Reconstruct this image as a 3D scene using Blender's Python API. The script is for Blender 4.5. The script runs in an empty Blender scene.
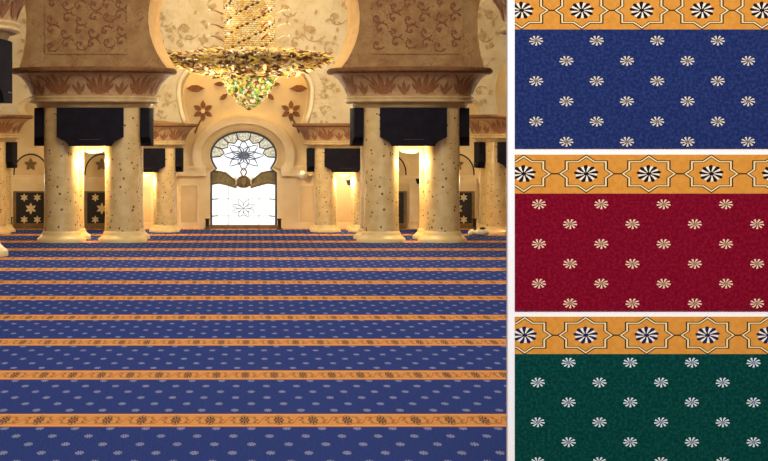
import bpy, math, random
from math import pi, sin, cos, sqrt, hypot, atan2
from mathutils import Vector, Matrix
from mathutils.geometry import tessellate_polygon
rnd = random.Random(7)
SC = bpy.context.scene
COL = SC.collection

# ---------------------------------------------------------------- measuring
EYE, F, CX, CY = 2.0, 2000.0, 250.0, 137.5      # eye height (m), focal length (px), vanishing point
def ax(px, Y): return (px - CX) * Y / F          # metres to the side, for something Y metres down the hall
def az(py, Y): return EYE + (CY - py) * Y / F    # height above the carpet

# ---------------------------------------------------------------- colour + materials
def lin(c):
    def g(v):
        v /= 255.0
        return v / 12.92 if v <= .04045 else ((v + .055) / 1.055) ** 2.4
    return (g(c[0]), g(c[1]), g(c[2]), 1.0)

class S:
    """a shader socket with arithmetic"""
    def __init__(s, nt, sock): s.nt, s.k = nt, sock
    def op(s, o, *a):
        n = s.nt.nodes.new('ShaderNodeMath'); n.operation = o
        for i, v in enumerate((s,) + a):
            if isinstance(v, S): s.nt.links.new(v.k, n.inputs[i])
            else: n.inputs[i].default_value = v
        return S(s.nt, n.outputs[0])
    def __add__(s, o): return s.op('ADD', o)
    def __sub__(s, o): return s.op('SUBTRACT', o)
    def __mul__(s, o): return s.op('MULTIPLY', o)
    def __truediv__(s, o): return s.op('DIVIDE', o)
    def lt(s, o): return s.op('LESS_THAN', o)
    def gt(s, o): return s.op('GREATER_THAN', o)
    def mod(s, o): return s.op('FLOORED_MODULO', o)
    def abs(s): return s.op('ABSOLUTE')
    def floor(s): return s.op('FLOOR')
    def sqrt(s): return s.op('SQRT')
    def cos(s): return s.op('COSINE')
    def sin(s): return s.op('SINE')
    def min(s, o): return s.op('MINIMUM', o)
    def max(s, o): return s.op('MAXIMUM', o)
    def atan2(s, o): return s.op('ARCTAN2', o)
    def inv(s): return (s * -1.0) + 1.0
    def between(s, a, b): return s.gt(a) * s.lt(b)
    def wrap(s, p):                     # repeat every p, centred on 0
        return (s + p / 2).mod(p) - p / 2

class Mat:
    def __init__(s, name, rough=.6, spec=.3, metal=0.0):
        s.m = bpy.data.materials.new(name); s.m.use_nodes = True
        s.nt = s.m.node_tree
        s.b = s.nt.nodes['Principled BSDF']
        s.b.inputs['Roughness'].default_value = rough
        s.b.inputs['Specular IOR Level'].default_value = spec
        s.b.inputs['Metallic'].default_value = metal
    def coords(s):
        tc = s.nt.nodes.new('ShaderNodeTexCoord'); sp = s.nt.nodes.new('ShaderNodeSeparateXYZ')
        s.nt.links.new(tc.outputs['Object'], sp.inputs[0])
        s.tc = tc
        return [S(s.nt, sp.outputs[i]) for i in range(3)]
    def objvec(s):
        tc = s.nt.nodes.new('ShaderNodeTexCoord'); return tc.outputs['Object']
    def noise(s, scale, detail=2.0, vec=None, rough=.5, dist=0.0):
        n = s.nt.nodes.new('ShaderNodeTexNoise')
        n.inputs['Scale'].default_value = scale; n.inputs['Detail'].default_value = detail
        n.inputs['Roughness'].default_value = rough; n.inputs['Distortion'].default_value = dist
        s.nt.links.new(vec or s.objvec(), n.inputs['Vector'])
        return S(s.nt, n.outputs['Fac'])
    def voro(s, scale, feature='F1', vec=None):
        n = s.nt.nodes.new('ShaderNodeTexVoronoi'); n.feature = feature
        n.inputs['Scale'].default_value = scale
        s.nt.links.new(vec or s.objvec(), n.inputs['Vector'])
        return S(s.nt, n.outputs['Distance']), n
    def col(s, c):
        n = s.nt.nodes.new('ShaderNodeRGB'); n.outputs[0].default_value = lin(c); return n.outputs[0]
    def mix(s, fac, a, b):
        n = s.nt.nodes.new('ShaderNodeMix'); n.data_type = 'RGBA'
        if isinstance(fac, S): s.nt.links.new(fac.k, n.inputs[0])
        else: n.inputs[0].default_value = fac
        for v, i in ((a, 6), (b, 7)):
            if isinstance(v, tuple): n.inputs[i].default_value = lin(v)
            else: s.nt.links.new(v, n.inputs[i])
        return n.outputs[2]
    def ramp(s, fac, a, b):             # smooth 0..1 between a and b
        n = s.nt.nodes.new('ShaderNodeMapRange'); n.interpolation_type = 'SMOOTHSTEP'
        s.nt.links.new(fac.k, n.inputs[0]); n.inputs[1].default_value = a; n.inputs[2].default_value = b
        return S(s.nt, n.outputs[0])
    def base(s, c):
        if isinstance(c, tuple): s.b.inputs['Base Color'].default_value = lin(c)
        else: s.nt.links.new(c, s.b.inputs['Base Color'])
        return s
    def bump(s, h, strength=.3, dist=.02):
        n = s.nt.nodes.new('ShaderNodeBump'); n.inputs['Strength'].default_value = strength
        n.inputs['Distance'].default_value = dist
        s.nt.links.new(h.k, n.inputs['Height']); s.nt.links.new(n.outputs[0], s.b.inputs['Normal']); return s
    def emit(s, c, k):
        s.b.inputs['Emission Color'].default_value = lin(c); s.b.inputs['Emission Strength'].default_value = k; return s

def simple(name, c, c2=None, scale=8.0, rough=.6, spec=.3, metal=0.0, bump=0.0):
    m = Mat(name, rough, spec, metal)
    n = m.noise(scale, 4)
    m.base(m.mix(m.ramp(n, .3, .7), c, c2 or tuple(max(0, v * .9) for v in c)))
    if bump: m.bump(n, bump, .02)
    return m.m

def speckled():
    m = Mat('inlaid_cream_marble', .28, .5)
    n = m.noise(5, 3)
    c = m.mix(m.ramp(n, .3, .7), (222, 194, 136), (206, 176, 116))
    wob = m.noise(30, 2)
    d, node = m.voro(12.0)
    d = d + (wob - .5) * .35
    sep = m.nt.nodes.new('ShaderNodeSeparateXYZ'); m.nt.links.new(node.outputs['Color'], sep.inputs[0])
    pick = S(m.nt, sep.outputs[0]); size = S(m.nt, sep.outputs[1])
    spots = d.lt(size * .2 + .10) * pick.gt(.28)
    return m.base(m.mix(spots * .9, c, (74, 50, 24))).m

def carved(name, a, b, c, s1=5.0, amount=.7):
    """stone with low floral carving: curling lines picked out in a second colour"""
    m = Mat(name, .7, .2)
    w = m.noise(s1, 3, dist=1.6)
    lines = m.ramp((w - .5).abs(), .035, .0)
    big = m.ramp(m.noise(s1 * .35, 2), .35, .65)
    col = m.mix(m.ramp(m.noise(s1 * .6, 4), .35, .7), a, b)
    m.base(m.mix(lines * big * amount, col, c))
    return m.bump(lines, .25, .02).m

M = {}
M['marble'] = speckled()
M['base_marble'] = simple('honed_base_marble', (232, 204, 140), (222, 190, 122), 4, .35, .4)
M['neck'] = simple('neck_stone', (196, 168, 116), (180, 150, 100), 6)
M['lip'] = simple('capital_lip_stone', (128, 90, 56), (106, 72, 44), 9, .85, .1)
M['cap'] = simple('capital_bell_stone', (190, 156, 114), (172, 136, 94), 10, .7)
M['leafbrown'] = simple('lotus_inlay_brown', (150, 102, 64), (132, 86, 52), 20, .7)
M['panelblack'] = simple('black_cabinet_lacquer', (34, 32, 38), (28, 26, 32), 6, .85, .04)
M['slot'] = simple('cabinet_slot', (70, 50, 42), None, 12, .4)
M['pier'] = carved('carved_pier_stone', (168, 134, 86), (150, 110, 68), (128, 76, 50), 6.0, .8)
M['pale'] = carved('pale_carved_plaster', (208, 192, 154), (196, 178, 138), (172, 148, 104), 4.5, .5)
M['scroll'] = simple('scroll_relief', (182, 156, 110), (170, 142, 96), 9, .7)
M['gold_wall'] = simple('gold_wall_plaster', (224, 204, 162), (214, 192, 146), 2.2, .7)
M['gold_trim'] = simple('gold_trim_plaster', (228, 208, 168), (218, 196, 150), 5, .6)
M['inset'] = simple('inset_panel_stone', (212, 188, 144), (202, 176, 128), 3, .6)
M['relief'] = simple('brown_flower_relief', (132, 84, 40), (112, 68, 30), 12, .6)
M['wall'] = simple('side_wall_plaster', (214, 190, 146), (204, 180, 136), 2, .8)
M['ceil'] = simple('ceiling_plaster', (222, 206, 172), (214, 196, 160), 2, .8)
M['white'] = simple('white_board_laminate', (250, 250, 250), (247, 247, 247), 3, .6, .2)
M['steel'] = simple('white_painted_steel', (236, 236, 236), None, 6, .4)
M['doordark'] = simple('dark_door_wood', (26, 23, 23), (20, 18, 18), 8, .5)
M['doorflower'] = simple('pale_inlay_flower', (214, 200, 160), (200, 182, 140), 18, .5)
M['lead'] = simple('dark_lead_came', (84, 92, 104), (72, 78, 90), 14, .5)
M['leadfine'] = simple('pale_blue_lead_line', (150, 164, 184), (136, 150, 174), 14, .5)
M['leadblue'] = simple('blue_lead_line', (116, 134, 170), (100, 118, 156), 14, .5)
M['bronze'] = simple('brown_bronze', (120, 96, 56), (100, 80, 46), 10, .45)
M['drape'] = simple('olive_etched_glass', (140, 126, 84), (112, 100, 66), 12, .6)
M['palewhite'] = simple('pale_glass_sliver', (236, 236, 226), None, 8, .4)
M['post'] = simple('dark_post_metal', (48, 38, 28), None, 8, .4)
M['lit_reveal'] = simple('arch_reveal_painted_light', (236, 196, 128), (224, 180, 108), 5, .6)  # lit inner edge of the near arches, its glow put into the colour
M['cloth'] = simple('cream_cloth', (244, 232, 200), (234, 218, 178), 14, .8)
M['gold'] = simple('gold_crystal', (236, 204, 132), (222, 186, 110), 6, .35, .4, .0)
M['palegold'] = simple('pale_gold_crystal', (246, 232, 178), (238, 220, 150), 6, .3, .4)
M['white_c'] = simple('clear_white_crystal', (250, 244, 214), None, 6, .15, .7)
M['darkgold'] = simple('dark_bronze_crystal', (112, 72, 36), (92, 56, 28), 6, .4, .3)
M['rose'] = simple('rose_crystal', (176, 118, 74), (150, 92, 58), 6, .3, .5)
M['green'] = simple('green_crystal', (146, 204, 100), (112, 180, 84), 6, .2, .6)
M['yellow'] = simple('yellow_crystal', (240, 218, 104), (228, 198, 80), 6, .3, .4)
M['lamp'] = Mat('lit_lamp_glass', .4).base((255, 214, 130)).emit((255, 206, 120), 1.6).m
M['bulb'] = Mat('lit_bulb_glass', .4).base((255, 226, 150)).emit((255, 222, 140), 1.3).m

def glass_mat():
    m = Mat('daylit_milk_glass', .3, .4)
    n = m.noise(2.2, 3)
    c = m.mix(m.ramp(n, .3, .7), (255, 255, 252), (226, 238, 244))
    m.base((200, 206, 210))
    m.nt.links.new(c, m.b.inputs['Emission Color']); m.b.inputs['Emission Strength'].default_value = .95
    return m.m
M['glass'] = glass_mat()
def mottled_mat():
    m = Mat('daylit_mottled_glass', .3, .4)
    n = m.noise(26, 3)
    c = m.mix(m.ramp(n, .35, .65), (238, 234, 214), (150, 150, 128))
    m.base((150, 150, 130))
    m.nt.links.new(c, m.b.inputs['Emission Color']); m.b.inputs['Emission Strength'].default_value = .75
    return m.m
M['mottled'] = mottled_mat()

# woven carpet patterns -------------------------------------------------
def petals(m, du, dv, n, twist, lo):
    r = (du * du + dv * dv).sqrt()
    th = dv.atan2(du)
    w = (th * float(n) + r * twist).cos()
    return r, w

def floor_carpet():
    m = Mat('blue_prayer_carpet', .95, .05)
    X, Y, Z = m.coords()
    P, PX = 2.696, .2425
    t = Y - 14.155
    dy = t.wrap(P)
    ad = dy.abs()
    pile = m.noise(60, 2)
    fine = m.ramp(pile, .3, .7)
    blue = m.mix(fine, (28, 46, 102), (46, 64, 122))
    # field flowers, six staggered rows between two bands
    s = (t.mod(P) - .515 + .178) / .356
    k = s.floor()
    dv = (s - k - .5) * .356
    du = (X - k.mod(2.0) * (-.5 * PX) - .54 * PX).wrap(PX)
    r, w = petals(m, du / .029, dv / .080, 8, 2.0, 0)
    fl = r.lt(1.0) * (w + r * -.6).gt(-.55)
    field = m.mix(fl * .85, blue, (164, 164, 180))
    # orange band
    orange = m.mix(fine, (202, 134, 66), (222, 154, 82))
    du = (X + .039).wrap(PX)
    r, w = petals(m, du / .036, dy / .17, 8, 0.0, 0)
    star = r.lt(1.0) * w.gt(-.45)
    halo = r.lt(1.8) * r.gt(1.5) * w.gt(-.6)
    dsw = (X + .039 + PX / 2).wrap(PX)
    sw = ((dsw * 52.0).sin() * .15 - dy).abs().lt(.035) * dsw.abs().lt(.055)
    b = m.mix(halo * .0, orange, (196, 104, 50))
    b = m.mix(sw * .65, b, (178, 84, 40))
    au, av = (du / .108).abs(), (dy / .25).abs()
    f = (au + av).min((au / .755).max(av / .69))
    b = m.mix(f.between(.78, 1.0) * .6, b, (120, 76, 44))
    b = m.mix(star, b, (44, 36, 44))
    b = m.mix(ad.between(.255, .295) * .6, b, (232, 178, 110))
    b = m.mix(ad.gt(.315), b, (126, 52, 58))
    c = m.mix(ad.lt(.35), field, b)
    return m.base(c).bump(pile, .3, .01).m

PXM = 2000.0 / 9.0                     # samples hang 9 m from the eye: image pixels per metre
def sample_field(name, c1, c2, petal, core, pitch, vp, x0, z0):
    """pinwheel flowers, staggered; x0, z0 = one flower's centre, metres from the sample's lower left"""
    m = Mat(name, .95, .05)
    X, Y, Z = m.coords()
    p, v = pitch / PXM, vp / PXM
    s = (Z - z0) / v + .5
    k = s.floor()
    dv = (s - k - .5) * v
    du = (X - x0 - k.mod(2.0) * (p / 2)).wrap(p)
    r, w = petals(m, du / (7.0 / PXM), dv / (4.9 / PXM), 9, 1.6, 0)
    fl = r.lt(1.0) * (w - r * .25).gt(-.02)
    fl = fl.max(r.lt(.22))
    pile = m.noise(150, 2)
    n2 = m.noise(75, 3)
    base = m.mix(m.ramp(n2, .35, .75), c1, c2)
    pc = m.mix(r.lt(.28), petal, core)
    return m.base(m.mix(fl * .95, base, pc)).bump(pile, .25, .004).m

def sample_band(name, pitch, x0, z0, wedge, line):
    m = Mat(name, .95, .05)
    X, Y, Z = m.coords()
    p = pitch / PXM
    du = (X - x0).wrap(p); dv = Z - z0
    u = du / (28.9 / PXM); v = dv / (19.5 / PXM)
    au, av = u.abs(), v.abs()
    f = (au + av).min((au / .755).max(av / .69))
    pile = m.noise(150, 2)
    n2 = m.noise(45, 3)
    c = m.mix(m.ramp(n2, .3, .7), (208, 139, 54), (218, 150, 64))
    c = m.mix(f.between(.81, 1.0), c, line)
    c = m.mix(f.between(.855, .935), c, (240, 214, 160))
    link = dv.abs().lt(.7 / PXM) * f.gt(.98)
    c = m.mix(link, c, line)
    r, w = petals(m, du / (11.6 / PXM), dv / (8.2 / PXM), 9, 1.2, 0)
    c = m.mix(r.lt(.92) * w.gt(.3), c, (244, 234, 214))
    c = m.mix(r.lt((w * -.12) + .96) * w.lt(.3), c, wedge)
    c = m.mix(r.lt(.22), c, wedge)
    return m.base(c).bump(pile, .25, .004).m

# ---------------------------------------------------------------- mesh building
class MB:
    def __init__(s): s.v, s.f, s.mi, s.mats, s.sm = [], [], [], [], []
    def slot(s, m):
        if m not in s.mats: s.mats.append(m)
        return s.mats.index(m)
    def add(s, verts, faces, mat, smooth=False):
        o = len(s.v); s.v += [tuple(p) for p in verts]; i = s.slot(mat)
        for f in faces: s.f.append([o + k for k in f]); s.mi.append(i); s.sm.append(smooth)
    def box(s, a, b, mat, M4=None):
        (x0, y0, z0), (x1, y1, z1) = a, b
        v = [Vector(p) for p in ((x0,y0,z0),(x1,y0,z0),(x1,y1,z0),(x0,y1,z0),(x0,y0,z1),(x1,y0,z1),(x1,y1,z1),(x0,y1,z1))]
        if M4: v = [M4 @ p for p in v]
        s.add(v, [(3,2,1,0),(4,5,6,7),(0,1,5,4),(1,2,6,5),(2,3,7,6),(3,0,4,7)], mat)
    def lathe(s, prof, mat, n=48, c=(0,0), e=2.0, smooth=True, closed=True):
        """prof = [(r, z)...]; e>2 squares the plan a little"""
        vs = []
        for r, z in prof:
            for k in range(n):
                a = 2*pi*k/n; cc, ss = cos(a), sin(a)
                q = r / (abs(cc)**e + abs(ss)**e) ** (1/e)
                vs.append((c[0]+q*cc, c[1]+q*ss, z))
        fs = []
        for j in range(len(prof)-1):
            for k in range(n):
                k2 = (k+1) % n
                fs.append((j*n+k, j*n+k2, (j+1)*n+k2, (j+1)*n+k))
        s.add(vs, fs, mat, smooth)
        if closed:
            s.add(vs[:n], [tuple(reversed(range(n)))], mat); s.add(vs[-n:], [tuple(range(n))], mat)
    def tube(s, pts, r, mat, n=6, flat=1.0, cyc=False):
        pts = [Vector(p) for p in pts]; L = len(pts); vs = []
        for i, p in enumerate(pts):
            a = pts[i-1] if (i or cyc) else p; b = pts[(i+1) % L] if (i < L-1 or cyc) else p
            t = (b-a).normalized() if (b-a).length > 1e-9 else Vector((1,0,0))
            up = Vector((0,1,0)) if abs(t.y) < .95 else Vector((1,0,0))
            u = t.cross(up).normalized(); w = u.cross(t)
            rr = r[i] if isinstance(r, list) else r
            for k in range(n):
                an = 2*pi*k/n
                vs.append(p + u*(rr*cos(an)) + w*(rr*flat*sin(an)))
        fs = []
        for i in range(L if cyc else L-1):
            j = (i+1) % L
            for k in range(n):
                k2 = (k+1) % n
                fs.append((i*n+k, i*n+k2, j*n+k2, j*n+k))
        if not cyc: fs += [tuple(reversed(range(n))), tuple((L-1)*n+k for k in range(n))]
        s.add(vs, fs, mat, True)
    def prism(s, poly, y0, y1, mat, back=None, side=None):
        """outline in x,z pushed through from y0 to y1; back = the outline on the far side if it differs"""
        back = back or poly; n = len(poly)
        tri = tessellate_polygon([[Vector((p[0], p[1], 0)) for p in poly]])
        v = [(p[0], y0, p[1]) for p in poly] + [(p[0], y1, p[1]) for p in back]
        f = [tuple(t) for t in tri] + [tuple(n+k for k in reversed(t)) for t in tri]
        q = [(i, (i+1) % n, n+(i+1) % n, n+i) for i in range(n)]
        if side: s.add(v, f, mat); s.add(v, q, side)
        else: s.add(v, f+q, mat)
    def octa(s, c, rx, ry, rz, mat, rot=None):
        c = Vector(c)
        v = [Vector(p) for p in ((rx,0,0),(-rx,0,0),(0,ry,0),(0,-ry,0),(0,0,rz),(0,0,-rz))]
        if rot is not None: v = [rot @ p for p in v]
        s.add([c+p for p in v], [(0,2,4),(2,1,4),(1,3,4),(3,0,4),(2,0,5),(1,2,5),(3,1,5),(0,3,5)], mat)
    def build(s, name, parent=None, loc=None, recalc=True):
        me = bpy.data.meshes.new(name); me.from_pydata(s.v, [], s.f)
        for m in s.mats: me.materials.append(m)
        me.polygons.foreach_set('material_index', s.mi)
        me.polygons.foreach_set('use_smooth', s.sm)
        if recalc:
            import bmesh
            bm = bmesh.new(); bm.from_mesh(me); bmesh.ops.recalc_face_normals(bm, faces=bm.faces); bm.to_mesh(me); bm.free()
        me.update()
        o = bpy.data.objects.new(name, me); COL.objects.link(o)
        if parent: o.parent = parent
        if loc: o.location = loc
        return o

def tag(o, label=None, cat=None, group=None, kind=None):
    if label: o['label'] = label
    if cat: o['category'] = cat
    if group: o['group'] = group
    if kind: o['kind'] = kind
    return o
def empty(name, loc=(0,0,0)):
    o = bpy.data.objects.new(name, None); o.location = loc; o.empty_display_size = .2; COL.objects.link(o); return o
def copy_tree(o, parent=None):
    c = o.copy(); COL.objects.link(c)
    if parent: c.parent = parent
    for ch in list(o.children): copy_tree(ch, c)
    return c
def struct(o, label, cat):
    return tag(o, label, cat, kind='structure')

# ---------------------------------------------------------------- the hall
HALF, TOP, Y0, YB = 9.5, 7.0, -3.0, 43.9          # half width, ceiling height, near end, far wall
b = MB(); b.box((-HALF, Y0, -.2), (HALF, YB+.2, 0), floor_carpet())
struct(b.build('floor'), 'blue patterned prayer carpet with orange star bands across the hall', 'carpet')
b = MB(); b.box((-HALF, Y0, TOP), (HALF, YB+.2, TOP+.2), M['ceil']); struct(b.build('ceiling'), 'plain cream plaster ceiling above the hall', 'ceiling')
for sx, nm in ((-1, 'left'), (1, 'right')):
    b = MB(); b.box((min(sx*HALF, sx*(HALF+.2)), Y0, 0), (max(sx*HALF, sx*(HALF+.2)), YB+.2, TOP), M['wall'])
    struct(b.build('wall_' + nm), 'plain cream side wall on the %s of the hall' % nm, 'wall')
b = MB(); b.box((-HALF, Y0-.2, 0), (HALF, Y0, TOP), M['wall']); struct(b.build('wall_front'), 'plain cream wall at the near end of the hall', 'wall')

# far wall with the window opening cut out
def win_outline(grow=0.0):
    """daylit window: a round head pinched above a rectangular lower light (x, z)"""
    g = grow
    pts = []
    def P(px, py): return (ax(px, YB), az(py, YB))
    cx = 243.6
    pts.append(P(cx-33.4-g, 228)); pts.append(P(cx-33.4-g, 172.5)); 
    a0 = math.radians(214)
    for i in range(33):
        a = a0 + (math.radians(-34)-a0) * i/32
        pts.append(P(cx + (33.6+g)*cos(a), 155 - (24.2+g)*sin(a)))
    pts.append(P(cx+33.4+g, 172.5)); pts.append(P(cx+33.4+g, 228))
    return pts
hole = win_outline()
xl, xr = hole[0][0], hole[-1][0]
outer = [(-HALF, 0), (xl, 0)] + hole + [(xr, 0), (HALF, 0), (HALF, TOP), (-HALF, TOP)]
outer = [(-HALF, 0)] + [(hole[0][0], 0)] + hole[1:-1] + [(hole[-1][0], 0), (HALF, 0), (HALF, TOP), (-HALF, TOP)]
b = MB(); b.prism(outer, YB, YB+.3, M['gold_wall'])
struct(b.build('wall_back'), 'gold lit far wall of the hall around the tall arched window', 'wall')

# ---- arcade walls on the columns
def arch_wall(name, label, front, back, splay, mat, side=None):
    b = MB(); b.prism(front, back[0], back[1], mat, splay, side); return struct(b.build(name), label, 'wall')
YM0, YM1 = 38.35, 39.55
ZM = 3.33
def arc(x0, z0, x1, z1, cz, bulge, top, n=40):
    """horseshoe from a left foot to a right foot; widest at height cz"""
    out = []
    cx, hw = (x0+x1)/2, (x1-x0)/2
    a = hw + bulge
    drop = cz - z0
    k = hw / a
    bl = drop / sqrt(max(1e-6, 1-k*k))
    a0 = math.asin(-drop/bl)
    for i in range(n+1):
        t = pi - a0 + (a0 - (pi - a0)) * i/n
        s_ = sin(t)
        out.append((cx + a*cos(t), cz + (bl if s_ < 0 else top-cz)*s_))
    return out
m2 = lambda px: ax(px, YM0)
def mid_outline(d):
    zc = az(18, YM0)
    L = [(-HALF, TOP), (-HALF, ZM), (-HALF+.5+d, ZM)]
    L += arc(-HALF+.5+d, ZM, m2(20)-d, ZM, zc, .16, 6.1)
    L += arc(m2(167)+d, ZM, m2(341)-d, ZM, zc, .36, 6.1)
    L += arc(m2(484)+d, ZM, HALF-.5-d, ZM, zc, .16, 6.1)
    L += [(HALF, ZM), (HALF, TOP)]
    return L
arch_wall('wall_middle', 'brown carved arcade wall with horseshoe arches on the big near columns', mid_outline(0), (YM0, YM1), mid_outline(.17), M['pier'], M['lit_reveal'])
# raised frames on each pier face and scrolling relief inside them
def scroll(b, cx, cz, y, R, mat, turn=1, r=.012, leaves=5):
    pts = []
    for i in range(26):
        t = i/25; a = turn*(t*4.6+.4); q = R*(1-.82*t)
        pts.append((cx+q*cos(a), y, cz+q*sin(a)))
    b.tube(pts, r, mat, 5, .6)
    for i in range(leaves):
        p = pts[3+i*4]; a = rnd.random()*6.28
        leaf(b, p[0], p[2], y, R*.42, R*.13, a, mat)
    for i in range(6): leaf(b, cx, cz, y, R*.3, R*.1, i*pi/3, mat)
def leaf(b, x, z, y, L, W, a, mat, th=.012):
    d = (cos(a), sin(a)); n = (-d[1], d[0])
    P = lambda s, t: (x+d[0]*L*s+n[0]*W*t, z+d[1]*L*s+n[1]*W*t)
    th *= .6+.8*rnd.random()
    o = [P(0,0), P(.3,.8), P(.6,.85), P(1,0), P(.6,-.85), P(.3,-.8)]
    b.prism(o, y-th, y+.004, mat)
t_n = [0]
def trim(b, label, cat='trim'):
    t_n[0] += 1
    return struct(b.build('trim_%d' % t_n[0]), label, cat)
M['pier_scroll'] = simple('pier_scroll_relief', (140, 93, 60), (126, 80, 52), 14, .7)
for side, (pl, pr) in (('left', (46, 128)), ('right', (372, 462))):
    b = MB(); x0, x1 = m2(pl), m2(pr); y = YM0-.004
    z0 = az(52, YM0)
    for xx in (x0, x1): b.box((xx-.02, y-.02, z0), (xx+.02, y+.004, TOP-.4), M['pier'])
    b.box((x0-.02, y-.02, z0-.04), (x1+.02, y+.004, z0), M['pier'])
    zz = z0+.16; k = 0
    while zz < 5.0:
        for j in range(6):
            scroll(b, x0+(j+.5)*(x1-x0)/6+rnd.uniform(-.04,.04), zz+rnd.uniform(-.04,.04), y, .14, M['pier_scroll'], 1 if (j+k) % 2 else -1)
        zz += .25; k += 1
    trim(b, 'reddish floral relief framed on the %s near arch pier' % side)

# pale wall on the far columns
YF0, YF1 = 42.45, 43.25
f2 = lambda px: ax(px, YF0)
ZF, ZE = 2.30, 2.47
def far_outline(d):
    L = [(-HALF, TOP), (-HALF, ZE), (-HALF+.4+d, ZE)]
    L += arc(-HALF+.4+d, ZE, f2(-49)-d, ZE, 2.95, .2, 4.2)
    L += [(f2(21)+d, ZE)]
    L += arc(f2(22)+d, ZE+.02, f2(106)-d, ZF, 2.62, .1, 2.98, 30)
    L += arc(f2(186)+d, ZF, f2(305)-d, ZF, az(90, YF0), .14, az(52, YF0))
    L += arc(f2(384)+d, ZF, f2(477)-d, ZE, 2.62, .1, 2.98, 30)
    L += arc(f2(500)+d, ZE, HALF-.4-d, ZE, 3.0, .1, 4.4)
    L += [(HALF, ZE), (HALF, TOP)]
    return L
arch_wall('wall_inner', 'pale arcade wall with faint flowers standing on the small far columns', far_outline(0), (YF0, YF1), far_outline(.06), M['pale'])
b = MB(); yy = YF0-.004
for px, py, R in ((186,28,.30),(163,18,.22),(214,6,.24),(170,52,.2),(206,40,.2),(312,30,.30),(336,16,.22),(287,8,.22),(330,50,.2),(296,44,.18),
                  (32,48,.17),(30,76,.15),(34,26,.16),(484,34,.2),(490,12,.18),(482,60,.16),(170,96,.16),(326,96,.2),(325,112,.16),(326,80,.16),(162,112,.14),(480,92,.15)):
    scroll(b, f2(px), az(py, YF0), yy, R, M['scroll'], rnd.choice((-1, 1)), .009, 5)
    for k in range(5):
        a = rnd.random()*6.28
        leaf(b, f2(px)+R*1.1*cos(a), az(py, YF0)+R*1.1*sin(a), yy, .12, .035, a, M['scroll'])
trim(b, 'tan flower scrolls in low relief on the pale inner arch wall')
# raised edge round the central inner arch
b = MB()
A = arc(f2(186)-.02, ZF, f2(305)+.02, ZF, az(90, YF0), .14, az(52, YF0)+.02)
b.tube([(p[0], YF0-.01, p[1]) for p in A], .05, M['gold_trim'], 6, .6)
trim(b, 'rounded gold edge of the inner horseshoe arch below the chandelier')

# ---- far wall dressings
yb = YB
wx = lambda px: ax(px, yb)
wz = lambda py: az(py, yb)
b = MB()
def ring(rx0, rz0, rx1, rz1, cx, cy, a0, a1, y0, y1, mat, n=40):
    o = []
    for i in range(n+1):
        a = a0+(a1-a0)*i/n; o.append((wx(cx+rx1*cos(a)), wz(cy-rz1*sin(a))))
    for i in range(n+1):
        a = a1+(a0-a1)*i/n; o.append((wx(cx+rx0*cos(a)), wz(cy-rz0*sin(a))))
    b.prism(o, y0, y1, mat)
a0, a1 = math.radians(-28), math.radians(208)
ring(42, 31.5, 51, 39, 243.6, 155, a0, a1, yb-.16, yb+.0, M['gold_trim'])
ring(34.5, 25.2, 42, 31.5, 243.6, 155, a0, a1, yb-.07, yb+.0, M['inset'])
ring(51, 39, 53.5, 41, 243.6, 155, a0, a1, yb-.09, yb+.0, M['inset'])
trim(b, 'broad moulded horseshoe surround over the window')
b = MB()
for s0, s1 in ((176, 206), (281, 311)):
    b.box((wx(s0), yb-.13, wz(176)), (wx(s1), yb, wz(168)), M['gold_trim'])
    b.box((wx(s0), yb-.17, wz(168.5)), (wx(s1), yb, wz(166)), M['gold_trim'])
trim(b, 'gold impost blocks either side of the window')
b = MB()
for s0, s1 in ((-160, 176), (311, 660)):
    b.box((wx(s0), yb-.09, wz(183.5)), (wx(s1), yb, wz(177)), M['gold_trim'])
    b.box((wx(s0), yb-.13, wz(178.5)), (wx(s1), yb, wz(176.5)), M['gold_trim'])
trim(b, 'gold cornice running along the far wall at door head height')
b = MB()
for s0, s1 in ((136, 152), (180, 198), (299, 317), (336, 352)):
    b.box((wx(s0), yb-.02, wz(224)), (wx(s1), yb, wz(186)), M['inset'])
    for xx in (s0, s1): b.box((wx(xx)-.02, yb-.05, wz(225)), (wx(xx)+.02, yb, wz(185)), M['gold_trim'])
    for zz in (225, 185): b.box((wx(s0), yb-.05, wz(zz)-.02), (wx(s1), yb, wz(zz)+.02), M['gold_trim'])
trim(b, 'framed rectangular stone panels low on the far wall')
b = MB()
for s0, s1 in ((-160, 12), (50, 83), (120, 200), (287, 372), (408, 440), (475, 660)):
    b.box((wx(s0), yb-.07, 0), (wx(s1), yb, .14), M['gold_trim'])
struct(b.build('baseboard_back'), 'low gold stone skirting along the far wall', 'baseboard')
b = MB()
for px in (66, 414, 484, 136):
    b.box((wx(px-5), yb-.1, .14), (wx(px+5), yb, wz(185)), M['gold_trim'])
    b.prism([(wx(px-5), wz(187)), (wx(px+5), wz(187)), (wx(px+8), wz(178)), (wx(px-8), wz(178))], yb-.16, yb, M['gold_trim'])
trim(b, 'slim gold pilasters between the dark doors')
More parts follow.
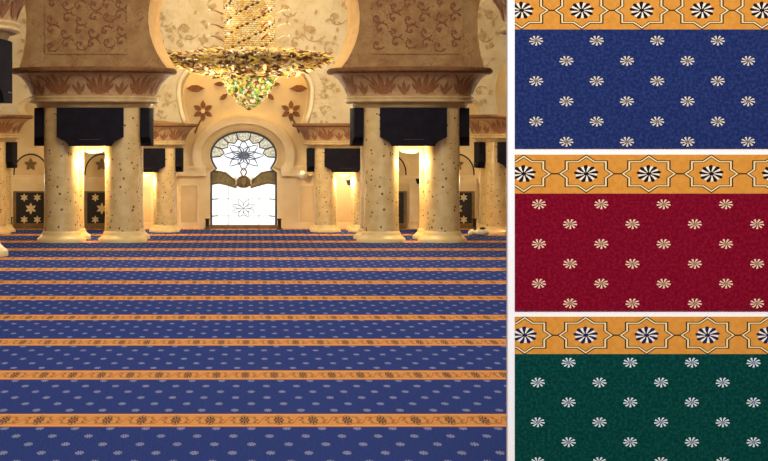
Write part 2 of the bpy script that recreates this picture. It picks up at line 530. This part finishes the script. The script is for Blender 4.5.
# reliefs in the alcove
b = MB()
def star_relief(px, py, R, mat, y, n=6):
    for i in range(n):
        a = i*2*pi/n+pi/2; leaf(b, wx(px)+.03*cos(a), wz(py)+.03*sin(a), y, R, R*.30, a, mat, .03)
    o = [(wx(px)+.05*cos(i*pi/5), wz(py)+.05*sin(i*pi/5)) for i in range(10)]
    b.prism(o, y-.05, y, M['gold_trim'])
for sgn in (-1, 1):
    cx = 247
    star_relief(cx+sgn*44, 111, .21, M['relief'], yb)
    leaf(b, wx(cx+sgn*60.5), wz(88.5), yb, .40, .09, pi if sgn > 0 else 0, M['relief'], .04)
    leaf(b, wx(cx+sgn*27), wz(100), yb, .22, .06, 2.4 if sgn > 0 else .7, M['relief'], .03)
    leaf(b, wx(cx+sgn*22), wz(84), yb, .25, .06, 0 if sgn > 0 else pi, M['relief'], .03)
    b.tube([(wx(cx+sgn*(44+q)), yb-.01, wz(111+6+abs(q)*1.2+q*q*.1)) for q in (0, 2, 4, 6, 8)], .02, M['relief'], 5)
trim(b, 'brown flowers and leaves in relief above the window')
# blind lunettes
for nm, cx in (('leftmost dark door', 31), ('second dark door from the left', 102), ('second dark door from the right', 389), ('rightmost dark door', 457)):
    b = MB()
    def half(rx, rz, y0, mat, n=24, base=0):
        o = [(wx(cx+rx*cos(pi*i/n)), wz(173-rz*sin(pi*i/n))) for i in range(n+1)]
        o = [(o[0][0], wz(175+base))] + o + [(o[-1][0], wz(175+base))]
        b.prism(o, y0, yb, mat)
    half(22, 25, yb-.03, M['gold_trim'], base=1)
    half(17.4, 19.6, yb-.05, M['doordark'])
    half(16, 18, yb-.06, M['inset'])
    for i in range(5):
        a = pi/2+i*2*pi/5; leaf(b, wx(cx), wz(164.5), yb-.06, .15, .05, a, M['bronze'], .02)
    trim(b, 'blind arched lunette with a star above the %s' % nm, 'lunette')

# dark doors with pale flowers
for k, (cx, w) in enumerate(((31, 16), (102, 16), (389, 16), (457, 16))):
    r = empty('door_%d' % (k+1), (wx(cx), yb, 0))
    pos = ('leftmost on the far wall', 'second from the left on the far wall', 'second from the right on the far wall', 'rightmost on the far wall')[k]
    struct(r, 'dark wooden door inlaid with pale flowers, ' + pos, 'door')
    hw = w*yb/F; H = wz(192.5)
    b = MB(); b.box((-hw, -.05, .12), (hw, 0, H), M['doordark'])
    b.build('door_panel', r)
    b = MB()
    for xx in (-hw, hw): b.box((xx-.03, -.08, 0), (xx+.03, 0, H+.03), M['bronze'])
    b.box((-hw, -.08, H), (hw, 0, H+.03), M['bronze']); b.box((-hw, -.07, 0), (hw, 0, .12), M['bronze'])
    b.build('door_frame', r)
    for (dx, py, R) in ((-6.5, 197.5, .09), (6.5, 197.5, .09), (0, 208.5, .13), (-6.5, 219.5, .09), (6.5, 219.5, .09)):
        b = MB()
        for i in range(6): leaf(b, dx*yb/F, wz(py), -.05, R, R*.26, i*pi/3+pi/6, M['doorflower'], .01)
        b.build('flower_inlay', r)

# the window -------------------------------------------------------------
w = empty('window_1', (wx(243.6), yb, 0))
struct(w, 'bright leaded window with round head and blue flower tracery', 'window')
ox = wx(243.6)
loc = lambda pts: [(x-ox, z) for x, z in pts]
b = MB(); b.prism(loc(win_outline(.3)), .16, .19, M['glass']); b.build('glass_pane', w)
wo = loc(win_outline(-.6))
b = MB(); b.tube([(x, .1, z) for x, z in wo], .03, M['lead'], 6, 1.5); b.build('window_frame', w)
b = MB(); b.box((-.76, -.06, 0), (.76, .12, wz(225)), M['bronze']); b.build('window_sill', w)
q = yb/F
def W(px, py, y=.14): return ((px-243.6)*q, y, wz(py))
b = MB()     # mottled panes round the head
for i in range(7):
    a0 = math.radians(-6+i*27.4+1.5); a1 = math.radians(-6+(i+1)*27.4-1.5)
    o = [((32.3*cos(a0+(a1-a0)*t/6))*q, wz(155-23*sin(a0+(a1-a0)*t/6))) for t in range(7)]
    am = (a0+a1)/2
    o += [(22*cos(a1)*q, wz(155-15.5*sin(a1))), (19*cos(am)*q, wz(155-13*sin(am))), (22*cos(a0)*q, wz(155-15.5*sin(a0)))]
    b.prism(o, .145, .155, M['mottled'])
b.build('mottled_pane', w)
b = MB()
for i in range(8):
    a = math.radians(-6+i*27.4)
    b.tube([W(243.6+33*cos(a), 155-24*sin(a)), W(243.6+24*cos(a), 155-16.5*sin(a))], .016, M['lead'], 5)
for i in range(7):
    a0 = math.radians(-6+i*27.4); a1 = math.radians(-6+(i+1)*27.4); am = (a0+a1)/2
    b.tube([W(243.6+24*cos(a0), 155-16.5*sin(a0)), W(243.6+19.5*cos(am), 155-13*sin(am)), W(243.6+24*cos(a1), 155-16.5*sin(a1))], .014, M['lead'], 5)
# lower bars
for px in (228, 259): b.tube([W(px, 186), W(px, 226)], .007, M['leadfine'], 5)
for py in (199, 216):
    b.tube([W(210.5, py+.6), W(218, py)], .012, M['lead'], 5); b.tube([W(276.7, py+.6), W(269, py)], .012, M['lead'], 5)
    b.tube([W(218, py), W(269, py)], .005, M['leadfine'], 5)
b.build('lead_came', w)
def petal_outline(cx, cy, a, L, wd, r, mat, bb, sq=.75):
    d = (cos(a), sin(a)); n = (-d[1], d[0]); pts = []
    prof = ((0,0),(.25,.6),(.55,1),(.8,.6),(1,0),(.8,-.6),(.55,-1),(.25,-.6))
    for s_, t in prof:
        x = d[0]*L*s_+n[0]*wd*t; z = d[1]*L*s_+n[1]*wd*t
        pts.append(W(cx+x, cy-z*sq))
    bb.tube(pts, r, mat, 5, 1, True)
b = MB()
for i in range(8): petal_outline(243.6, 155.5, i*pi/4+pi/2, 20, 4.2, .013, M['leadblue'], b)
for i in range(8): petal_outline(243.6, 155.5, i*pi/4+pi/2+pi/8, 13, 3.0, .011, M['leadblue'], b)
b.tube([W(243.6+3*cos(i*pi/6), 155.5-2.2*sin(i*pi/6)) for i in range(12)], .014, M['leadblue'], 5, 1, True)
for i in range(8): petal_outline(243.6, 208.5, i*pi/4+pi/8, 13, 2.2, .008, M['leadfine'], b)
petal_outline(243.6, 177, pi/2, 12, 3, .016, M['bronze'], b)
b.build('flower_tracery', w)
# olive band with a knot between head and lower light
b = MB()
for sg in (-1, 1):
    X = lambda v: 243.6+sg*v
    o = [(X(33), 170.5), (X(27), 171), (X(18), 174), (X(11), 177.5), (X(6), 181), (X(4), 185), (X(8), 187.5), (X(16), 186), (X(24), 184), (X(33), 184.5)]
    b.prism([((x-243.6)*q, wz(y)) for x, y in o], .135, .15, M['drape'])
    b.tube([W(X(33), 171), W(X(26), 171.5), W(X(18), 173), W(X(12), 178), W(X(8), 184), W(X(3), 187), W(X(-4), 186), W(X(-6), 181)], .02, M['bronze'], 6)
    b.tube([W(X(33), 184.5), W(X(24), 183), W(X(15), 185.5), W(X(7), 188)], .016, M['bronze'], 6)
b.tube([W(243.6+6*cos(i*pi/8), 182-5*sin(i*pi/8)) for i in range(16)], .028, M['bronze'], 6, 1, True)
b.prism([((5.5*cos(i*pi/8))*q, wz(182.5-5*sin(i*pi/8))) for i in range(16)], .13, .15, M['drape'])
for sg in (-1, 1):
    b.tube([W(243.6+sg*2.4, 178.5, .12), W(243.6+sg*3.6, 182, .12), W(243.6+sg*1.5, 186.5, .12)], .016, M['bronze'], 5)
    b.tube([W(243.6+sg*9, 177), W(243.6+sg*7, 181), W(243.6+sg*8, 185)], .022, M['palewhite'], 5)
b.build('knot_band', w)

# ---------------------------------------------------------------- column clusters
def bell(theta, t):
    """a point on the capital's bell: t 0 foot .. 1 lip"""
    prof = BELL; s_ = t*(len(prof)-1); i = min(int(s_), len(prof)-2); fr = s_-i
    r = prof[i][0]*(1-fr)+prof[i+1][0]*fr; z = prof[i][1]*(1-fr)+prof[i+1][1]*fr
    e = 2.5; c, s2 = cos(theta), sin(theta)
    k = (r+.012) / (abs(c)**e+abs(s2)**e)**(1/e)
    return (k*c, k*s2, z)
BELL = [(1.20,2.79),(1.215,2.86),(1.24,2.93),(1.275,3.0),(1.32,3.07),(1.375,3.13),(1.44,3.18),(1.51,3.22)]
def bell_leaf(b, th0, t0, th1, t1, w, bend, mat):
    n = 7; vs = []
    for i in range(n):
        s_ = i/(n-1)
        th = th0+(th1-th0)*s_+bend*sin(pi*s_); t = t0+(t1-t0)*s_
        ww = w*sin(pi*min(1, .12+s_*.88))
        vs += [bell(th-ww, t), bell(th+ww, t)]
    b.add(vs, [(2*i, 2*i+1, 2*i+3, 2*i+2) for i in range(n-1)], mat)
def panel_mb():
    b = MB()
    xs = [-.63, -.60, -.55, -.50, -.46, -.42, -.40, -.3, -.2, -.1, 0]; xs += [-x for x in reversed(xs[:-1])]
    def zb(x):
        a = abs(x)
        if a <= .40: return 1.837
        if a <= .42: return 1.875
        if a <= .46: return 1.925
        return 1.925+(a-.46)/.17*.085
    front = lambda x: -1.10-.05*(1-(x/.63)**2)
    vs = []
    for x in xs: vs += [(x, front(x), 2.566), (x, front(x), zb(x)), (x, -.925, zb(x)), (x, -.925, 2.566)]
    fs = []
    for i in range(len(xs)-1):
        a, c = 4*i, 4*i+4
        fs += [(a, a+1, c+1, c), (a+1, a+2, c+2, c+1), (a+2, a+3, c+3, c+2), (a+3, a, c, c+3)]
    n = 4*(len(xs)-1); fs += [(3,2,1,0), (n, n+1, n+2, n+3)]
    b.add(vs, fs, M['panelblack'])
    return b
def make_cluster():
    r = empty('column_cluster')
    for sx in (-1, 1):
        for sy in (-1, 1):
            c = (sx*.585, sy*.585)
            b = MB(); b.lathe([(.345,.21),(.335,.5),(.335,2.57)], M['marble'], 40, c)
            sh = b.build('shaft', r)
            b = MB(); b.lathe([(.47,0),(.47,.05),(.455,.075),(.42,.10),(.385,.135),(.375,.16),(.375,.175),(.36,.185),(.36,.205),(.345,.21)], M['base_marble'], 40, c)
            b.build('shaft_base', sh)
    b = MB(); b.lathe([(1.09,2.57),(1.11,2.60),(1.13,2.66)], M['neck'], 64, (0,0), 2.5, True)
    b.lathe([(1.2,2.66),(1.25,2.68),(1.25,2.71),(1.22,2.73),(1.25,2.75),(1.24,2.785),(1.2,2.79)], M['neck'], 64, (0,0), 2.5, True)
    b.build('neck_ring', r)
    b = MB(); b.lathe(BELL, M['cap'], 64, (0,0), 2.5, True); cap = b.build('capital', r)
    b = MB(); b.lathe([(1.5,3.22),(1.58,3.235),(1.605,3.265),(1.60,3.30),(1.57,3.33)], M['lip'], 64, (0,0), 2.5, True); b.build('lip', cap)
    b = MB(); N = 20
    for k in range(N):
        th = -pi/2+(k+.5)*2*pi/N; d = 2*pi/N
        if k % 2 == 0:
            for o, t1, bd in ((0,.95,0),(-.32,.78,-.05),(.32,.78,.05),(-.62,.5,-.05),(.62,.5,.05)):
                bell_leaf(b, th+o*d*.15, .06, th+o*d*1.0, t1, d*.12, bd*.5, M['leafbrown'])
        else:
            for o, t1 in ((0,.6),(-.3,.45),(.3,.45)):
                bell_leaf(b, th, .04, th+o*d, t1, d*.10, 0, M['leafbrown'])
            for s_ in (-1, 1):        # arching stems over each small palmette
                bell_leaf(b, th+s_*d*.62, .1, th, .98, d*.075, s_*d*.22, M['leafbrown'])
    b.build('lotus_leaves', cap)
    p = panel_mb().build('cabinet', r)
    b = MB(); b.box((-.2, -1.152, 1.955), (.2, -1.14, 1.967), M['slot']); b.build('slot', p)
    for k in (1, 2, 3):
        c = copy_tree(p, r); c.rotation_euler = (0, 0, k*pi/2)
    # bowl lamps hung between neighbouring shafts, below the cabinets
    for k in range(4):
        b = MB(); b.lathe([(.04,1.70),(.10,1.71),(.17,1.76),(.225,1.83),(.235,1.85)], M['lamp'], 24, (0,-.585)); 
        o = b.build('lamp_bowl', r); o.rotation_euler = (0, 0, k*pi/2)
        b = MB(); b.tube([(0,-.585,1.85),(0,-.585,2.57)], .03, M['bronze'], 8); b.build('lamp_stem', o)
    return r
def lamp(name, kind, loc, power, color, size=.1, rot=None, size_y=None):
    d = bpy.data.lights.new(name, kind); d.energy = power; d.color = color
    if kind == 'AREA':
        d.size = size
        if size_y: d.shape = 'RECTANGLE'; d.size_y = size_y
    else: d.shadow_soft_size = size
    o = bpy.data.objects.new(name, d); COL.objects.link(o); o.location = loc
    if rot: o.rotation_euler = rot
    return o
WARM = (1.0, .82, .52)
proto = make_cluster()
spots = [(-3.03, 38.95, 1.0, 'four big speckled cream columns under one capital, left of the central arch'),
         (3.10, 38.95, 1.0, 'four big speckled cream columns under one capital, right of the central arch'),
         (-2.22, 42.84, .69, 'small far column cluster against the far wall, left of the window'),
         (2.006, 42.84, .69, 'small far column cluster against the far wall, right of the window'),
         (-5.76, 42.03, .742, 'small far column cluster cut by the left edge beside the leftmost dark door'),
         (5.58, 42.03, .742, 'small far column cluster half hidden behind the white board, by the cloth bundle'),
         (-5.574, 33.04, 1.4, 'largest column cluster, at the left edge with only base and capital showing'),
         (5.91, 33.04, 1.4, 'largest column cluster, mostly hidden behind the white board, its capital corner showing')]
for i, (x, y, s_, lb) in enumerate(spots):
    c = proto if i == 0 else copy_tree(proto)
    c.location = (x, y, 0); c.scale = (s_, s_, s_)
    tag(c, lb, 'columns', 'clustered marble columns of the hall')
    if i < 6:
        k = s_*s_
        for dy in (-.585, .585):
            lamp('column_lamp', 'POINT', (x, y+dy*s_, 1.52*s_), 54*k, WARM, .05)
for x in (-5.574, 5.86):
    b = MB(); b.box((x-1.5, 32.4, 1.4*3.33), (x+1.5, 33.7, TOP), M['pier'])
    trim(b, 'plain brown pier above the largest %s column cluster' % ('left' if x < 0 else 'right'), 'pier')

# ---------------------------------------------------------------- chandelier
YC = 40.6
ch = empty('chandelier', (ax(249, YC), YC, 0))
tag(ch, 'huge gold crystal chandelier with broad disc and green tipped bowl', 'chandelier')
pz = lambda py: az(py, YC)
u = YC/F
def rrot():
    return Matrix.Rotation(rnd.uniform(0, 6.28), 3, 'Z') @ Matrix.Rotation(rnd.uniform(-.7, .7), 3, 'Y') @ Matrix.Rotation(rnd.uniform(-.7, .7), 3, 'X')
b = MB(); R = 25*u
b.lathe([(R*.93, pz(54)), (R*.93, TOP)], M['gold'], 40)
zz = pz(54); row = 0
while zz < 5.6:
    n = 46
    for k in range(n):
        a = 2*pi*(k+.5*(row % 2))/n
        sp = (-a*5/(2*pi)+zz*3.2) % 1.0
        m_ = M['darkgold'] if sp < .09 else rnd.choice((M['gold'], M['gold'], M['palegold'], M['palegold'], M['white_c']))
        rot = Matrix.Rotation(a, 3, 'Z') @ Matrix.Rotation(.12, 3, 'X')
        b.octa((R*cos(a), R*sin(a), zz), .03, .045, .024, m_, rot)
    zz += .042; row += 1
b.build('crystal_column', ch)
Rd = 82*u
def lens(rf, up):
    e = (1-rf**2.2)
    return (pz(57)+(.13*e if up else -.42*(1-rf**3)*(.8+.2*(1-rf))))
b = MB()
b.lathe([(.1, lens(.05, False)+.06), (Rd*.5, lens(.5, False)+.06), (Rd*.8, lens(.8, False)+.05), (Rd*.97, pz(57)), (Rd*.8, lens(.8, True)-.04), (Rd*.4, lens(.4, True)-.04), (.1, lens(.05, True)-.04)], M['gold'], 48)
b.build('disc_frame', ch)
b = MB()
pal = [M['gold']]*5+[M['yellow']]*5+[M['palegold']]*4+[M['darkgold']]*5+[M['white_c']]+[M['rose']]*2
for i in range(2600):
    rf = sqrt(rnd.random())*.99; a = rnd.random()*2*pi
    up = rnd.random() < .33
    z = lens(rf, up)+rnd.uniform(-.03, .03)
    rot = Matrix.Rotation(a+rnd.choice((0, .7, -.7, 1.3)), 3, 'Z') @ Matrix.Rotation(rnd.uniform(-.5, .5), 3, 'Y')
    L = rnd.uniform(.09, .19)
    b.octa((Rd*rf*cos(a), Rd*rf*sin(a), z), L, .036, .042, rnd.choice(pal), rot)
for i in range(150):
    a = 2*pi*i/150; b.octa((Rd*cos(a), Rd*sin(a), pz(57)+rnd.uniform(-.03, .03)), .1, .03, .03, rnd.choice(pal), Matrix.Rotation(a+rnd.uniform(-.8, .8), 3, 'Z'))
b.build('crystal_disc', ch)
b = MB(); pal2 = [M['green']]*5+[M['yellow']]*4+[M['palegold']]*4+[M['white_c']]*2+[M['rose']]*3+[M['darkgold']]
zt, zbm = pz(74), pz(108)
bowl = lambda t: 26*u*(1-.25*t)*(1-t**2.4)**.8
b.lathe([(max(.01, bowl(t)*.9), zt+(zbm-zt)*t) for t in (0,.2,.4,.6,.8,.97)], M['gold'], 32)
for i in range(900):
    t = rnd.random()**.9; a = rnd.random()*2*pi; r_ = bowl(t)+rnd.uniform(-.01, .02)
    s_ = rnd.uniform(.03, .06)
    b.octa((r_*cos(a), r_*sin(a), zt+(zbm-zt)*t), s_, s_, s_, rnd.choice(pal2), rrot())
b.build('crystal_bowl', ch)
for py in (12, 26, 38):
    for k in range(6):
        a = k*pi/3
        b = MB(); pts = [((R+.02+q_)*cos(a), (R+.02+q_)*sin(a), pz(py)-.05+.09*sin(q_*7)) for q_ in (0, .07, .14, .21, .28)]
        b.tube(pts, [.022, .02, .017, .012, .004], M['rose'] if k % 2 else M['palegold'], 6)
        b.octa(pts[-1], .03, .03, .045, M['white_c']); b.build('spray_arm', ch)
for k in range(12):
    a = 2*pi*(k+.5)/12
    b = MB(); b.lathe([(.01, -.06), (.03, -.04), (.035, 0), (.03, .04), (.01, .05)], M['bulb'], 12)
    o = b.build('bulb', ch); o.location = (Rd*.72*cos(a), Rd*.72*sin(a), lens(.72, False)-.02)
for k in range(6):
    a = 2*pi*k/6
    lamp('chandelier_lamp', 'POINT', (ch.location.x+1.2*cos(a), YC+1.0*sin(a), 2.9), 17, (1, .88, .66), .12)
for z in (4.3, 5.3):
    for a in (-2.2, -.9, .9, 2.2): lamp('chandelier_lamp', 'POINT', (ch.location.x+.95*cos(a), YC+.95*sin(a), z), 9, (1, .90, .70), .12)

# ---------------------------------------------------------------- small things along the far wall
def post(px, Y, top, lb):
    b = MB(); h = az(top, Y)
    b.lathe([(.07,0),(.07,.02),(.045,.03),(.04,.06),(.04,h-.03),(.05,h-.03),(.05,h)], M['post'], 20)
    o = b.build('barrier_post', None, (ax(px, Y), Y, 0)); return tag(o, lb, 'post', 'short dark posts by the far wall')
post(207.3, 43.6, 218.5, 'short dark post at the left foot of the window')
post(279.4, 43.6, 218.5, 'short dark post at the right foot of the window')
post(10.5, 43.55, 217, 'short dark post by the leftmost dark door')
post(474.5, 43.3, 218.5, 'short dark post behind the cream cloth bundle')
# bundle on the floor
Yb = 40.75
cb = empty('cloth_bundle', (ax(478, Yb), Yb, 0))
tag(cb, 'small cream cloth bundle lying on the carpet beside the far right columns', 'bundle')
def blob(name, c, rad, mat, parent, seed):
    b = MB(); n, mrow = 20, 12; rr = random.Random(seed)
    ph = [rr.uniform(0, 6) for _ in range(4)]
    vs, fs = [], []
    for j in range(mrow+1):
        t = -pi/2+pi*j/mrow
        for k in range(n):
            a = 2*pi*k/n
            w_ = 1+.08*sin(3*a+ph[0]+2*t)+.06*sin(5*a+ph[1])*cos(t*2+ph[2])
            vs.append((c[0]+rad[0]*w_*cos(t)*cos(a), c[1]+rad[1]*w_*cos(t)*sin(a), max(0.002, c[2]+rad[2]*sin(t)*w_)))
    for j in range(mrow):
        for k in range(n): fs.append((j*n+k, j*n+(k+1) % n, (j+1)*n+(k+1) % n, (j+1)*n+k))
    b.add(vs, fs, mat, True); return b.build(name, parent)
blob('folded_cloth', (.06, 0, .06), (.16, .11, .07), M['cloth'], cb, 1)
blob('rolled_cloth', (-.13, -.03, .06), (.07, .07, .065), M['cloth'], cb, 2)
o = blob('dark_cap', (.09, -.01, .15), (.06, .05, .025), M['post'], cb, 3)
# little black wall speakers and one pale wall lamp
for px, py, lb in ((349.5, 182.5, 'tiny black speaker high on the far wall beside the right far columns'), (419, 181, 'tiny black speaker on the pilaster seen between the right near columns')):
    r = empty('wall_speaker', (ax(px, 43.62), 43.62, az(py, 43.62)))
    tag(r, lb, 'speaker', 'tiny black speakers on the far wall')
    b = MB(); b.prism([(-.075, .05), (.075, .06), (.06, -.06), (-.04, -.06)], -.08, .06, M['panelblack']); b.build('case', r)
    b = MB(); b.box((-.02, .06, -.02), (.02, .28, .02), M['post']); b.build('bracket', r)
r = empty('wall_lamp', (wx(302), yb-.17, wz(176)))
tag(r, 'small pale lamp on the gold impost right of the window', 'lamp')
b = MB(); b.lathe([(.02, -.05), (.08, -.03), (.11, .03), (.11, .05)], M['white'], 16, (0, -.11)); b.build('shade', r)
b = MB(); b.lathe([(.02, .05), (.05, .07), (.045, .1), (.01, .12)], M['bulb'], 12, (0, -.11)); b.build('bulb', r)

# ---------------------------------------------------------------- display board with carpet samples
YD = 9.0
dx = lambda px: ax(px, YD)
dz = lambda py: az(py, YD)
bd = empty('display_board', ((dx(508)+dx(800))/2, YD+.02, 0))
tag(bd, 'tall white display board carrying the three carpet samples', 'board')
hw = (dx(800)-dx(508))/2
b = MB(); b.box((-hw, 0, .32), (hw, .045, dz(-34)), M['white']); pn = b.build('board_panel', bd)
bv = pn.modifiers.new('soft_edge', 'BEVEL'); bv.width = .006; bv.segments = 2
for sx in (-1, 1):
    b = MB(); x = sx*(hw-.25)
    b.box((x-.03, .045, 0.03), (x+.03, .085, 2.2), M['steel']); lg = b.build('leg', bd)
    b = MB(); b.box((x-.035, -.3, 0), (x+.035, .45, .03), M['steel']); b.build('foot', lg)

SW = dx(792)-dx(515.3)
def sample(lb, top, split, bottom, fm, bm_):
    r = empty('carpet_sample', (dx(515.3), YD+.02, dz(bottom)))
    tag(r, lb, 'carpet sample', 'carpet samples on the white board')
    hz = (bottom-split)/PXM; tz = (bottom-top)/PXM
    b = MB(); b.box((0, -.012, 0), (SW, -.001, hz), fm); b.build('pile_field', r)
    b = MB(); b.box((0, -.012, 0), (SW, -.001, tz-hz), bm_); o = b.build('star_border', r); o.location = (0, 0, hz)
    return r
L = lambda px: (px-515.3)/PXM
def Zf(py, bottom): return (bottom-py)/PXM
sample('navy blue carpet sample with cream flowers, topmost on the white board', -9, 29.3, 148.3,
       sample_field('navy_sample_pile', (26, 40, 90), (46, 60, 112), (232, 218, 186), (120, 110, 110), 60.6, 20.25, L(536.4), Zf(81.0, 148.3)),
       sample_band('navy_sample_border', 60.2, L(582), Zf(10.2, 29.3), (34, 24, 26), (62, 40, 22)))
sample('crimson carpet sample with cream flowers, in the middle of the white board', 154.6, 193.6, 311,
       sample_field('crimson_sample_pile', (112, 5, 30), (138, 18, 44), (238, 214, 176), (170, 120, 110), 62.4, 19.85, L(539.2), Zf(244.0, 311)),
       sample_band('crimson_sample_border', 62.6, L(586.6), Zf(173.8, 193.6), (34, 24, 26), (62, 40, 22)))
sample('dark green carpet sample with white flowers, lowest on the white board', 317, 354.2, 473,
       sample_field('green_sample_pile', (2, 54, 50), (14, 76, 68), (226, 232, 236), (120, 140, 180), 61.7, 19.9, L(568.9), Zf(402.6, 473)),
       sample_band('green_sample_border', 61.0, L(586), Zf(335.4, 354.2), (30, 34, 74), (52, 40, 34)))

# ---------------------------------------------------------------- light
lamp('hall_fill', 'AREA', (0, 22, TOP-.1), 1250, (.98, .97, 1), 12, (0, 0, 0), 24)  # unseen overhead fill, added to light the carpet evenly
lamp('pier_fill', 'AREA', (0, 30.2, TOP-.3), 620, (1, .93, .80), 12, (math.radians(66), 0, 0), 1.2)  # unseen fill added to brighten the pier fronts
lamp('board_fill', 'AREA', (1.0, 2.5, 4.5), 500, (1, 1, 1), 1.6, (math.radians(72), 0, math.radians(-8)), 1.0)  # added front fill, out of view, bringing the board up to white
lamp('side_bay_light', 'POINT', (6.6, 43.55, 3.5), 34, (1, .78, .42), .15)
# warm cove light hidden behind the inner arcade, washing the far wall
lamp('alcove_light', 'AREA', (0, 43.55, 5.6), 240, (1, .73, .33), 5.0, (math.radians(12), 0, 0), .3)
for x in (-5.2, 5.0):
    lamp('aisle_fill', 'POINT', (x*.72, 43.5, 2.75), 22, WARM, .2)  # unseen points added to brighten the far wall, no fixture
lamp('bay_light', 'AREA', (0, 41.0, TOP-.15), 260, (1, .88, .68), 12, (0, 0, 0), 2.2)
for x in (-5.5, -1.6, 1.6, 5.5): lamp('bay_fill', 'POINT', (x, 40.6, 2.6), 36, (1, .88, .68), .15)  # bare points added to lift the far columns and lower wall

wd = bpy.data.worlds.new('hall_air'); SC.world = wd; wd.use_nodes = True
wd.node_tree.nodes['Background'].inputs[0].default_value = (1, .95, .88, 1); wd.node_tree.nodes['Background'].inputs[1].default_value = .15

# ---------------------------------------------------------------- camera
cd = bpy.data.cameras.new('camera'); cam = bpy.data.objects.new('camera', cd); COL.objects.link(cam)
cam.location = (0, 0, EYE); cam.rotation_euler = (pi/2, 0, 0)
cd.sensor_fit = 'HORIZONTAL'; cd.sensor_width = 36; cd.lens = F/768*36
cd.shift_x = (384-CX)/768; cd.shift_y = -(230.5-CY)/768
cd.clip_end = 200
SC.camera = cam
SC.view_settings.view_transform = 'Standard'; SC.view_settings.look = 'None'
SC.view_settings.exposure = 0; SC.view_settings.gamma = 1; SC.view_settings.use_curve_mapping = False
